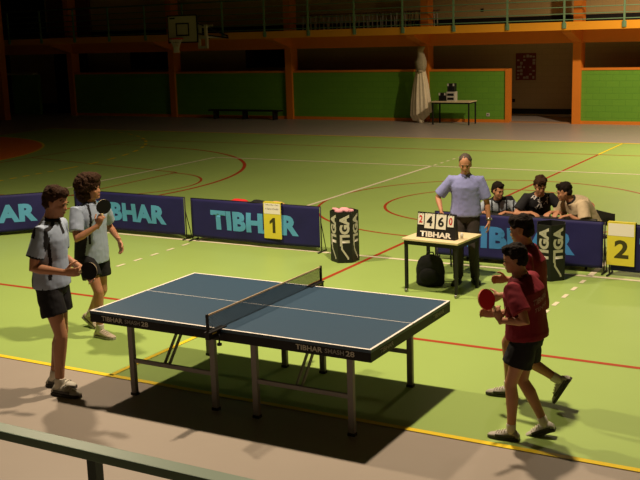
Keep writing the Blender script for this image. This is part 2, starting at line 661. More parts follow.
# ------------------------------------------------------------------ foreground handrail
hr = thing('handrail', 'thick green painted steel handrail crossing the bottom left corner', 'railing', (3.4, -3.62, 0), 0)
link('top_rail', B(-3.2, 3.6, -.030, .045, 1.462, 1.5, bev=.004), RAILG, hr)
for x in (-2.0, -.04, 2.0):
    link('post', B(x - .022, x + .022, -.018, .025, 0, 1.464), mat('dark_green_post', (.05, .08, .065), .45, .4), hr)

# ------------------------------------------------------------------ barriers


def barrier(x, y, rz, label, L=2.31, text='TIBHAR', sag=.03, seed=0):
    root = thing('court_barrier', label, 'barrier', (x, y, 0), rz, 'navy barriers around the playing court')
    H = .655
    bm = bmesh.new()
    nx, nz = 56, 14
    gr = {}
    for i in range(nx + 1):
        for k in range(nz + 1):
            u, v = i / nx, k / nz
            edge = math.sin(math.pi * u)
            wv = .010 * math.sin(u * 9 + v * 4 + seed) * edge + .006 * math.sin(u * 23 - v * 7 + seed * 2) * edge
            zz = .07 + (H - .07) * v - sag * edge * (1 - v) * .3
            for side in (0, 1):
                gr[i, k, side] = bm.verts.new((.03 + (L - .06) * u, wv - .014 + side * .006, zz))
    for i in range(nx):
        for k in range(nz):
            f = bm.faces.new((gr[i, k, 0], gr[i + 1, k, 0], gr[i + 1, k + 1, 0], gr[i, k + 1, 0])); f.smooth = True
            f = bm.faces.new((gr[i, k, 1], gr[i, k + 1, 1], gr[i + 1, k + 1, 1], gr[i + 1, k, 1])); f.smooth = True
    for i in range(nx):
        bm.faces.new((gr[i, 0, 0], gr[i, 0, 1], gr[i + 1, 0, 1], gr[i + 1, 0, 0]))
        bm.faces.new((gr[i, nz, 0], gr[i + 1, nz, 0], gr[i + 1, nz, 1], gr[i, nz, 1]))
    for k in range(nz):
        bm.faces.new((gr[0, k, 0], gr[0, k + 1, 0], gr[0, k + 1, 1], gr[0, k, 1]))
        bm.faces.new((gr[nx, k, 0], gr[nx, k, 1], gr[nx, k + 1, 1], gr[nx, k + 1, 0]))
    cloth = link('cloth', bm, NAVY, root)
    lettering(text, 1.55, .295, (L / 2, 0, .355), (1, 0, 0), (0, 0, 1), TEAL if seed != 3 else SKY, cloth, .055, target=cloth.data, cuts=5, spacing=1.06, off=.003)
    bm = bmesh.new()
    for xx in (.015, L - .015):
        tube(bm, [(xx, 0, .02), (xx, 0, H + .005)], .009, 8)
    tube(bm, [(.015, 0, H + .003), (L - .015, 0, H + .003)], .008, 8)
    link('frame', bm, BLACK, root)
    for xx in (.015, L - .015):
        bm = bmesh.new()
        bar(bm, (xx, -.10, .010), (xx, .14, .010), .02, .02)
        tube(bm, [(xx, .13, .015), (xx, .0, .45)], .007, 6)
        link('foot', bm, BLACK, root)
    return root


barrier(-5.82 - 2.31 * math.cos(R(46)), 5.72 - 2.31 * math.sin(R(46)), R(46), 'navy barrier at the far left edge, behind the man in the polo', seed=1)
barrier(-5.72, 5.93, R(-.8), 'navy barrier partly hidden behind the curly haired player', seed=2)
barrier(-3.30, 5.87, R(-.6), 'navy barrier with the yellow 1 card hung over it', seed=5)
barrier(.63, 6.08, 0, 'navy barrier in front of the three seated people, behind a black bin', seed=3)
barrier(2.99, 6.03, R(-3), 'navy barrier at the right edge under the yellow 2 card', seed=8)


def number_card(x, y, rz, num, label, w_=.30, h_=.53, zt=.68, paper=.16, ang=0):
    root = thing('number_card', label, 'sign', (x, y, 0), rz, 'yellow number cards on the barriers')
    bm = bmesh.new()
    box(bm, -w_ / 2, w_ / 2, -.036, -.030, zt - h_, zt + .004)
    box(bm, -w_ / 2, w_ / 2, -.036, .03, zt, zt + .005)
    box(bm, -w_ / 2, w_ / 2, .025, .03, zt - .12, zt + .004)
    card = link('card', bm, SIGNY, root)
    pl = link('paper_strip', B(-w_ / 2 + .012, w_ / 2 - .012, -.0385, -.0365, zt - .02 - paper, zt - .012), SIGNW, root)
    if num == '1':
        dg = bmesh.new()
        dg.faces.new([dg.verts.new((.01 + px_ * w_, -.0375, zt - paper - .04 - h_ * .27 + pz * h_)) for px_, pz in ((-.04, -.22), (.12, -.22), (.12, .20), (-.01, .20), (-.20, .10), (-.20, .02), (-.04, .08))])
        link('lettering', dg, mat('olive_print', (.05, .045, .01), .6), card)
    else:
        lettering(num, w_ * .52, h_ * .43, (.01, -.036, zt - paper - .04 - h_ * .27), (1, 0, 0), (0, 0, 1), mat('olive_print', (.05, .045, .01), .6), card, .03, off=.0015)
    return root, pl


r1, pl = number_card(-1.79, 5.845, R(-.6), '1', 'yellow card with a dark 1 and small text lines, on the navy barrier', w_=.30, h_=.53, paper=.145)
for zz, t in ((.645, 'Table of Day 1 Place'), (.59, 'in Game of Double')):
    lettering(t, .22, .026, (0, -.0386, zz), (1, 0, 0), (0, 0, 1), mat('grey_print', (.15, .13, .16), .7), pl, 0, off=.001)
r2, pl = number_card(3.15, 6.01, R(-3), '2', 'yellow card with a dark 2 and a blank white strip, at the right edge', w_=.34, h_=.535, paper=.145)

# ------------------------------------------------------------------ black six sided bins with vertical lettering


def bin_(x, y, rz, label):
    root = thing('towel_bin', label, 'bin', (x, y, 0), rz, 'black six sided bins')
    r0, H = .195, .70
    bm = bmesh.new()
    X, Y = V((1, 0, 0)), V((0, 1, 0))
    prof = [(0.0, r0 - .006), (.012, r0), (H, r0), (H, r0 - .008), (.03, r0 - .008)]
    loft(bm, [ringv(V((0, 0, z)), X, Y, q, q, 6, math.pi / 6) for z, q in prof], smooth=False)
    body = link('body', bm, BLKF if False else mat('black_vinyl', (.012, .013, .012), .5), root)
    ap_ = r0 * math.cos(math.pi / 6)
    for k in range(6):
        a = k * math.pi / 3
        n_ = V((math.cos(a), math.sin(a), 0))
        t_ = V((-math.sin(a), math.cos(a), 0))
        o_ = n_ * ap_
        # text runs upward, tops of the letters to the left: right = +z, up = -t
        lettering('TIGA', .43, .135, o_ + V((0, 0, .45)), (0, 0, 1), -t_, SILV, body, .05, name='lettering', off=.0015)
        bm = bmesh.new()
        # long slanted initial letter
        pl_ = [(-.035, -.052), (-.01, -.052), (.115, .03), (.155, .03), (.155, .052), (.105, .052), (-.02, -.03), (-.035, -.03)]
        f = bm.faces.new([bm.verts.new(o_ + n_ * .0015 + V((0, 0, 1)) * (.085 + px_) + (-t_) * py_) for px_, py_ in pl_])
        bm.normal_update()
        link('lettering', bm, SILV, body)
    return root


bin_(-.45, 5.52, R(-61.5), 'black six sided bin with a pink towel inside, right of the yellow 1 card')
bin_(2.39, 5.60, R(-43), 'black six sided bin standing in front of the seated people')
# pink towel in the bin
bm = bmesh.new()
for i, (px_, py_, pz, r_) in enumerate(((-.05, -.05, .655, .07), (.03, -.02, .67, .075), (-.11, -.06, .69, .045), (.07, .03, .66, .06), (-.03, .05, .66, .07))):
    ell(bm, (px_, py_, pz), r_, r_ * .8, r_ * .55)
tw = linkme('towel', remesh(bm, .012, 2, .012, 14), PINK)
tw.location = (-.45, 5.52, .03)
tag(tw, 'crumpled pink towel in the top of the black bin', 'towel')

# ------------------------------------------------------------------ bags and clothes behind the barrier
ben = thing('bench', 'low wooden bench hidden behind the barrier with bags on it', 'bench', (-2.55, 6.45, 0))
link('seat', B(-.75, .75, -.15, .15, .36, .40, bev=.005), WOODT, ben)
for x in (-.6, .6):
    link('leg', B(x - .03, x + .03, -.13, .13, 0, .36), BLACK, ben)
for nm_, m_, lab, cx_, w_, h_ in (('sports_bag', BRED, 'bright red bag peeking over the barrier left of the yellow 1 card', -2.82, .30, .175),
                                  ('folded_jacket', BLKF, 'black folded jacket peeking over the barrier between red bag and tan cushion', -2.46, .22, .18),
                                  ('rolled_towel', mat('tan_cloth', (.62, .36, .17), .9), 'tan rolled towel peeking over the barrier beside the yellow 1 card', -2.12, .22, .175)):
    bm = bmesh.new()
    ell(bm, (0, 0, h_ * .52), w_ * .62, .13, h_ * .52)
    ell(bm, (w_ * .28, .02, h_ * .5), w_ * .35, .11, h_ * .46)
    ell(bm, (-w_ * .3, -.02, h_ * .48), w_ * .32, .12, h_ * .46)
    o = linkme(nm_, remesh(bm, .015, 2, .012, 9), m_)
    o.location = (cx_, 6.45, .402)
    tag(o, lab, {'sports_bag': 'bag', 'folded_jacket': 'jacket', 'rolled_towel': 'towel'}[nm_])
# ------------------------------------------------------------------ umpire's table, flip scoreboard, bag and chair
RZT = R(-5)
ut = thing('umpire_table', 'small beige topped table with black legs holding the flip scoreboard', 'table', (1.385, 4.55, 0), RZT)
link('tabletop', B(-.37, .37, -.31, .31, .635, .66, bev=.004), WOODT, ut)
bm = bmesh.new()
box(bm, -.35, .35, -.29, -.27, .585, .635)
box(bm, -.35, .35, .27, .29, .585, .635)
box(bm, -.35, -.33, -.27, .27, .585, .635)
box(bm, .33, .35, -.27, .27, .585, .635)
link('apron', bm, BLACK, ut)
for i, (x, y) in enumerate(((-.33, -.27), (.33, -.27), (-.33, .27), (.33, .27))):
    zb = .045 if y < 0 else 0
    lg = link('leg', B(x - .017, x + .017, y - .017, y + .017, zb, .60), BLACK, ut)
    if y < 0:
        bm = bmesh.new()
        tube(bm, [(x - .012, y - .01, .022), (x + .012, y - .01, .022)], .022, 14)
        link('castor', bm, STEEL, lg)

sb = thing('flip_scoreboard', 'black flip scoreboard with cards reading 2 4 6 0 on the small table', 'scoreboard', (1.385, 4.42, .66), R(-6))
sb.scale = (1.05, 1.05, 1.05)
bm = bmesh.new()
hw = .245
A = [(-.045, .0), (.045, .0), (.0, .285)]
va = [bm.verts.new((-hw, y, z)) for y, z in A]
vb = [bm.verts.new((hw, y, z)) for y, z in A]
bm.faces.new(va)
bm.faces.new(vb[::-1])
for i in range(3):
    bm.faces.new((va[i], vb[i], vb[(i + 1) % 3], va[(i + 1) % 3]))
bmesh.ops.recalc_face_normals(bm, faces=bm.faces)
body = link('body', bm, BLACK, sb)
fr = V((0, .045, .285)).normalized()


def sbp(x, t, off=.002):     # point on the front slope, t metres up the slope
    return V((x, -.045, 0)) + fr * t + V((0, -fr.z, fr.y)) * off


lettering('TIBHAR', .40, .062, sbp(0, .045), (1, 0, 0), fr, WHITE, body, .04)
for (cx_, w_, h_, tz, dg, m_) in ((-.198, .075, .125, .207, '2', mat('red_print', (.5, .02, .02), .5)), (-.085, .125, .165, .192, '4', BLACK), (.060, .125, .165, .192, '6', BLACK), (.180, .075, .125, .207, '0', mat('red_print', (.5, .02, .02), .5))):
    bm = bmesh.new()
    c0 = sbp(cx_, tz, .004)
    nn = V((0, -fr.z, fr.y))
    loft(bm, [[c0 + V((sx * w_ / 2, 0, 0)) + fr * (sz * h_ / 2) + nn * o_ for sx, sz in ((-1, -1), (1, -1), (1, 1), (-1, 1))] for o_ in (-.002, .002)], smooth=False)
    cd = link('card', bm, WHITE, sb)
    lettering(dg, w_ * .6, h_ * .68, c0 + nn * .002, (1, 0, 0), fr, m_, cd, .03, name='digit', off=.001)
    bm = bmesh.new()
    for sx in (-.25, .25):
        c1 = sbp(cx_ + sx * w_, tz + h_ / 2, .004)
        tube(bm, [c1 - fr * .008 + nn * .004, c1 + fr * .01 + nn * .006, c1 + fr * .012 - nn * .012], .002, 6)
    link('ring', bm, STEEL, cd)
# small white thing on the table beside the board
bm = bmesh.new()
ringz = [(0, .018), (.05, .018), (.055, .012), (.065, .012)]
loft(bm, [ringv(V((0, 0, z)), V((1, 0, 0)), V((0, 1, 0)), q, q, 14) for z, q in ringz])
o = link('small_cup', bm, WHITE)
o.location = (1.66, 4.50, .66)
tag(o, 'tiny white cup beside the flip scoreboard', 'cup')

# backpack
bp = thing('backpack', 'black backpack standing on the floor under the small table', 'bag', (1.17, 4.70, 0), R(10))
bp.scale = (1.2, 1.1, 1.05)
bm = bmesh.new()
X, Y = V((1, 0, 0)), V((0, 1, 0))
loft(bm, [ringv(V((0, 0, z)), X, Y, rx, ry, 20) for z, rx, ry in ((0, .12, .07), (.02, .145, .09), (.15, .15, .10), (.28, .135, .09), (.34, .10, .06), (.365, .05, .03))])
linkme('body', remesh(bm, .014, 2, .008, 12), BLKF, bp)
bm = bmesh.new()
ell(bm, (.0, -.09, .13), .10, .045, .10)
linkme('front_pocket', remesh(bm, .012, 1), BLKF, bp)
bm = bmesh.new()
tube(bm, [(-.04, 0, .35), (-.03, 0, .395), (.03, 0, .395), (.04, 0, .35)], .009, 8)
link('handle', bm, BLACK, bp)
for s in (-1, 1):
    bm = bmesh.new()
    tube(bm, [(s * .07, .08, .31), (s * .08, .125, .22), (s * .09, .10, .06)], .014, 8, flat=.5)
    link('strap', bm, BLACK, bp)


def chair(x, y, rz, label, seatm=WOODT, z=.44, name='chair', bh=.36):
    root = thing(name, label, 'chair', (x, y, 0), rz)
    link('seat', B(-.20, .20, -.20, .20, z - .018, z, bev=.006), seatm, root)
    link('backrest', B(-.20, .20, .20, .218, z + bh - .18, z + bh, bev=.006), seatm, root)
    for sx in (-1, 1):
        for sy in (-1, 1):
            bm = bmesh.new()
            if sy > 0:
                tube(bm, [(sx * .18, .22, 0), (sx * .18, .19, z - .02), (sx * .18, .218, z + bh)], .011, 8)
            else:
                tube(bm, [(sx * .18, -.19, 0), (sx * .18, -.17, z - .02)], .011, 8)
            link('leg', bm, BLACK, root)
    return root


chair(1.19, 5.48, R(-4), 'wooden chair standing just behind the standing referee', z=.41, bh=.24)

# ------------------------------------------------------------------ far end: basketball goal
YB = 21.9
bb = thing('basketball_backboard', 'white basketball backboard with black frame and hoop high in the dark corner', 'basketball goal', (-15.38, YB, -.04), R(0))
W_, z0, z1 = .59, 2.92, 3.77
MBB = mat('backboard_white', (.55, .48, .34), .5)
link('panel', B(-W_, W_, 0, .03, z0, z1), MBB, bb)
bm = bmesh.new()
for a in ((-W_ - .03, W_ + .03, z0 - .04, z0), (-W_ - .03, W_ + .03, z1, z1 + .04), (-W_ - .03, -W_, z0, z1), (W_, W_ + .03, z0, z1)):
    box(bm, a[0], a[1], -.01, .04, a[2], a[3])
link('frame', bm, BLACK, bb)
bm = bmesh.new()
for a in ((-.28, .28, 3.11, 3.16), (-.28, .28, 3.50, 3.55), (-.28, -.23, 3.16, 3.5), (.23, .28, 3.16, 3.5)):
    box(bm, a[0], a[1], -.006, 0, a[2], a[3])
link('target_square', bm, BLACK, bb)
link('maker_plate', B(-.52, -.30, -.006, 0, 3.68, 3.73), BLACK, bb)
bm = bmesh.new()
hc = V((-.05, -.33, 3.03))
loft(bm, [ringv(hc + V((math.cos(a), math.sin(a), 0)) * .225, V((math.cos(a), math.sin(a), 0)), V((0, 0, 1)), .02, .02, 8) for a in [k * math.pi / 12 for k in range(24)]], closed=True)
box(bm, -.12, .02, -.12, -.006, 3.0, 3.04)
link('hoop', bm, mat('hoop_red', (.6, .03, .02), .5), bb)
bm = bmesh.new()
for k in range(16):
    for s in (-1, 1):
        pts = []
        for j in range(5):
            t = j / 4
            a = (k + s * j * .5) * math.pi / 8
            rr = .22 - .13 * min(1, t * 1.6)
            pts.append(hc + V((rr * math.cos(a), rr * math.sin(a), -.46 * t)))
        tube(bm, pts, .008, 4)
link('net', bm, mat('net_cord', (.62, .57, .45), .9), bb)
bm = bmesh.new()
for x in (-.4, .4):
    bar(bm, (x, .03, 3.2), (x, YF - YB, 3.0), .05, .05)
    bar(bm, (x, .03, 3.6), (x, YF - YB, 3.06), .04, .04)
link('support_arm', bm, BLACK, bb)
# white pivot bracket beside it
br_ = thing('pivot_bracket', 'white steel pivot bracket on the balcony edge beside the backboard', 'bracket', (-15.22, 22.6, -.07))
bm = bmesh.new()
for a in ((-.02, .36, 3.40, 3.50), (-.02, .36, 3.03, 3.13), (.02, .10, 3.13, 3.40), (.26, .34, 3.13, 3.40), (-.02, .36, 2.70, 2.78), (-.02, .05, 2.78, 3.03), (.29, .36, 2.78, 3.03), (-.05, .04, 3.50, 3.58)):
    box(bm, a[0], a[1], -.05, .05, a[2], a[3])
link('frame', bm, MBB, br_)
bm = bmesh.new()
bar(bm, (.15, .05, 3.08), (.15, YF - 22.6, 3.06), .06, .06)
bar(bm, (.3, 0, 3.45), (.6, 0, 3.47), .04, .04)
link('arm', bm, MBB, br_)

# ------------------------------------------------------------------ balcony railing
rl = thing('balcony_railing', 'long green metal railing along the front of the orange balcony', 'railing', (0, YF, 0))
MR = mat('green_balcony_rail', (.16, .27, .15), .5)
bm = bmesh.new()
for z, r_ in ((4.22, .028), (3.98, .016), (3.76, .016), (3.56, .016), (3.37, .016), (3.2, .016)):
    tube(bm, [(-28, -.03, z), (19.5, -.03, z)], r_, 6)
link('rails', bm, MR, rl)
x = -28.2
k = 0
xs_ = [-1.12 + 1.7567 * k for k in range(-15, 11)]
for x in xs_:
    bm = bmesh.new()
    box(bm, x - .025, x + .025, -.055, -.004, 2.95, 4.2)
    box(bm, x - .06, x + .06, -.035, -.003, 2.95, 3.12)
    link('post', bm, MR, rl)

# stools upstairs
MW = mat('dim_white_tube', (.50, .46, .36), .6)
st = thing('stool', 'white legged stool', 'stool', (0, 0, 0), 0)
link('seat', B(-.24, .24, -.18, .18, .50, .54), mat('brown_seat', (.16, .10, .05), .6), st)
for sx in (-1, 1):
    for sy in (-1, 1):
        bm = bmesh.new()
        tube(bm, [(sx * .17, sy * .14, 0), (sx * .15, sy * .13, .50)], .022, 6)
        link('leg', bm, MW, st)
LST = 'white legged stool in the long row upstairs behind the green railing'
for i in range(10):
    loc = (-12.75 + i * .53, 25.9, 3.14)
    lab = LST
    if i == 0:
        st.location = loc
        st['label'] = lab
        st['group'] = 'row of stools on the balcony'
    else:
        dup(st, loc, 0, lab, 'row of stools on the balcony')

# ------------------------------------------------------------------ hanging bundled curtain
cur = thing('hanging_net_curtain', 'cream cloth curtain bundled and hanging at an orange column', 'curtain', (-7.92, 24.85, 0))
bm = bmesh.new()
prof = [(.10, .10, .07), (.13, .26, .12), (.30, .34, .15), (.75, .31, .14), (1.25, .24, .12), (1.6, .17, .10), (1.72, .15, .09)]
rings = []
for z, rx, ry in prof:
    ring_ = []
    for i in range(64):
        a = 2 * math.pi * i / 64
        f_ = 1 + .13 * math.sin(a * 13 + z) + .07 * math.sin(a * 7 + 2)
        dz = .05 * math.sin(a * 3 + 1) + .05 * math.sin(a) if z < .5 else 0
        ring_.append(V((rx * math.cos(a) * f_, ry * math.sin(a) * f_, z + max(dz, -z + .02) + (.12 if z == .13 and math.cos(a) > 0 else 0))))
    rings.append(ring_)
loft(bm, rings)
link('skirt', bm, CREAM, cur)
bm = bmesh.new()
loft(bm, [[V((rx * math.cos(2 * math.pi * i / 48) * (1 + .15 * math.sin(i * 1.3 + z * 9)) + sh, ry * math.sin(2 * math.pi * i / 48), z)) for i in range(48)] for z, rx, ry, sh in ((1.68, .15, .09, 0), (1.85, .17, .10, .02), (2.0, .19, .10, .0), (2.15, .13, .08, .03), (2.35, .10, .06, -.01), (2.5, .12, .06, .05))])
link('knot', bm, mat('grey_net_bundle', (.42, .36, .24), .95, nscale=25, namt=.35), cur)
bm = bmesh.new()
tube(bm, [(.02, 0, 1.66), (.02, 0, 1.74)], .165, 24, flat=.6)
link('tie', bm, mat('grey_net_bundle', (.42, .36, .24)), cur)
bm = bmesh.new()
ell(bm, (.0, -.02, .10), .12, .07, .12)
link('bundle_end', bm, CREAM, cur)

# ------------------------------------------------------------------ table with stereo at the far side
ft = thing('folding_table', 'thin legged table with beige top standing against the far green wall', 'table', (-6.62, 24.55, 0), R(0))
link('tabletop', B(-.66, .66, -.33, .33, .72, .75), WOODT, ft)
for x, y in ((-.62, -.29), (.62, -.29), (-.62, .29), (.62, .29)):
    link('leg', B(x - .02, x + .02, y - .02, y + .02, 0, .72), BLACK, ft)
link('apron', B(-.63, .63, -.30, .30, .67, .72), BLACK, ft)
stx, sty = -6.75, 24.6
GR = mat('grey_plastic', (.5, .47, .4), .5)
bm = B(-.14, .14, -.12, .12, 0, .30)
o = thing('stereo_amplifier', 'grey stereo unit with dark slots under a speaker on the far table', 'stereo', (stx + .06, sty - .05, .75))
link('case', bm, GR, o)
for z in (.04, .17):
    link('slot', B(-.11, .11, -.128, -.12, z, z + .075), BLACKG, o)
for nm_, x, z, lab in (('speaker', stx + .06, 1.05, 'dark speaker stacked on top of the stereo unit on the far table'), ('speaker', stx - .24, .75, 'dark speaker standing on the far table left of the stereo unit')):
    o = thing(nm_, lab, 'speaker', (x, sty - .05, z))
    link('case', B(-.12, .12, -.1, .1, 0, .26), BLACK, o)
    bm = bmesh.new()
    tube(bm, [(0, -.101, .10), (0, -.108, .10)], .07, 16)
    link('cone', bm, BLACKG, o)
    bm = bmesh.new()
    link('corner_trim', B(-.12, -.07, -.104, -.1, .18, .26), GR, o)
    link('corner_trim', B(.07, .12, -.104, -.1, .18, .26), GR, o)
# poster, sockets, low bench
po = thing('poster', 'red and cream poster on the beige wall in the far opening', 'poster', (-5.37, YW, 0))
link('sheet', B(-.36, .36, -.012, -.002, 1.22, 2.14), mat('poster_red', (.22, .04, .03), .7), po)
bm = bmesh.new()
rr = random.Random(3)
for i in range(6):
    for k in range(7):
        if rr.random() < .62:
            x = -.31 + i * .11
            z = 1.27 + k * .12
            box(bm, x, x + .05 + .05 * rr.random(), -.015, -.012, z, z + .05 + .05 * rr.random())
link('picture_blocks', bm, mat('poster_cream', (.5, .42, .32), .7), po)
for x, y, z, lab in ((-5.78 - .02, YW, .52, 'small dark socket low on the beige wall under the poster'), (-5.5 - .25, YP, .25, 'small pale socket low on the green wall right of the far table'), (-6.55, 26.9, 3.62, 'small dark switch on the upper beige wall behind the railing')):
    m_ = GR if y == YP else BLACK
    o = thing('wall_socket', lab, 'socket', (x, y, z))
    link('plate', B(-.055, .055, -.012, 0, -.055, .055, bev=.003), m_, o)
    bm = bmesh.new()
    tube(bm, [(0, -.012, 0), (0, -.018, 0)], .022, 12)
    link('outlet', bm, BLACKG, o)
lb = thing('low_bench', 'long low dark bench against the far green wall by a column', 'bench', (-15.0, 24.9, 0))
link('seat', B(-1.55, 1.55, -.16, .16, .30, .35), BLACK, lb)
for x in (-1.3, 0, 1.3):
    link('leg', B(x - .03, x + .03, -.14, .14, 0, .30), BLACK, lb)

# ------------------------------------------------------------------ people


def ik(a, b, l1, l2, pole):
    a, b, pole = V(a), V(b), V(pole)
    d = b - a
    L = min(d.length, (l1 + l2) * .999)
    dn = d.normalized()
    b = a + dn * L
    x = (l1 * l1 - l2 * l2 + L * L) / (2 * L)
    h = math.sqrt(max(0, l1 * l1 - x * x))
    p = (pole - dn * pole.dot(dn)).normalized()
    return a + dn * x + p * h, b


def limb(bm, pts, rads, n=14):
    """smooth tapering limb with rounded ends"""
    tube(bm, pts, rads, n)
    for p, r in ((pts[0], rads[0]), (pts[-1], rads[-1])):
        ell(bm, p, r, r, r, seg=12, rings=8)


def mid(a, b, t):
    return V(a).lerp(V(b), t)


def hand(bm, wr, d, n, right, curl=.35, spread=1.0, thumb=1.0):
    d = d.normalized()
    n = (n - d * n.dot(d)).normalized()
    t = d.cross(n).normalized() * (1 if right else -1)
    loft(bm, [ringv(wr + d * q, t, n, a, b, 12) for q, a, b in ((-.03, .026, .021), (0, .027, .020), (.03, .036, .018), (.065, .041, .016), (.092, .038, .013))])
    for off, L, r in ((.030, .072, .0098), (.010, .082, .0102), (-.010, .076, .0098), (-.029, .060, .0088)):
        p = wr + d * .082 + t * off
        dd = (d + t * off * 2.5 * spread).normalized()
        pts, rs = [p], [r]
        for k, f in enumerate((.45, .31, .24)):
            ang = curl * (k + .6)
            q = dd * math.cos(ang) + n * math.sin(ang)
            p = p + q * L * f
            pts.append(p)
            rs.append(r * (.95 - .1 * k))
        limb(bm, pts, rs, 8)
    p = wr + d * .022 + t * .022 + n * .006
    pts = [p]
    for k, (L) in enumerate((.042, .033, .026)):
        q = (d * (.62 + .2 * k) + t * (.85 - .3 * k) + n * (.25 + .3 * k * thumb)).normalized()
        p = p + q * L
        pts.append(p)
    limb(bm, pts, [.014, .012, .0108, .0095], 8)


SH_PROF = ((-.07, .035, .055, -.002), (-.045, .040, .088, 0), (0, .041, .10, 0), (.045, .043, .088, 0), (.09, .047, .070, 0), (.14, .047, .055, 0), (.18, .038, .044, .002), (.205, .016, .028, .004))


def make_shoe(root, an, toe, pit, mat_u, mat_s, trim=None, s=1.0):
    """an = ankle joint; toe = heading angle; pit = heel raise pitch (radians)"""
    f = V((math.cos(toe), math.sin(toe), 0))
    l = V((-math.sin(toe), math.cos(toe), 0))
    Rm = Matrix((f, l, V((0, 0, 1)))).transposed() @ Matrix.Rotation(pit, 3, 'Y')
    base = an - Rm @ V((0, 0, .085))

    def T(x, y, z):
        return (base + Rm @ V((x, y, z))) * s
    bm = bmesh.new()
    loft(bm, [[T(x, hw_ * math.cos(a) * (1 if math.sin(a) < .3 else .86), .016 + (h - .016) * (.5 + .5 * math.sin(a)) + lift) for a in [2 * math.pi * i / 16 for i in range(16)]] for x, hw_, h, lift in SH_PROF])
    sh = link('shoe', bm, mat_u, root)
    bm = bmesh.new()
    loft(bm, [[T(x, q * (hw_ + .004), z + lift) for q, z in ((-1, 0), (1, 0), (1.02, .022), (-1.02, .022))] for x, hw_, h, lift in SH_PROF], smooth=False)
    link('sole', bm, mat_s, sh)
    bm = bmesh.new()
    for k in range(4):
        x = .055 + k * .024
        zz = .086 - k * .008
        tube(bm, [T(x, -.028, zz - .012), T(x, 0, zz + .006), T(x, .028, zz - .012)], .0045 * s, 6)
    link('laces', bm, SOCKW, sh)
    if trim:
        bm = bmesh.new()
        for sd in (-1, 1):
            loft(bm, [[T(x, sd * (hw_ * q + .002), z) for q, z in ((1.0, .028), (1.02, .05), (.9, .05), (.9, .028))] for x, hw_ in ((-.04, .039), (.02, .042), (.08, .046), (.13, .047))], smooth=False)
        link('side_panel', bm, trim, sh)


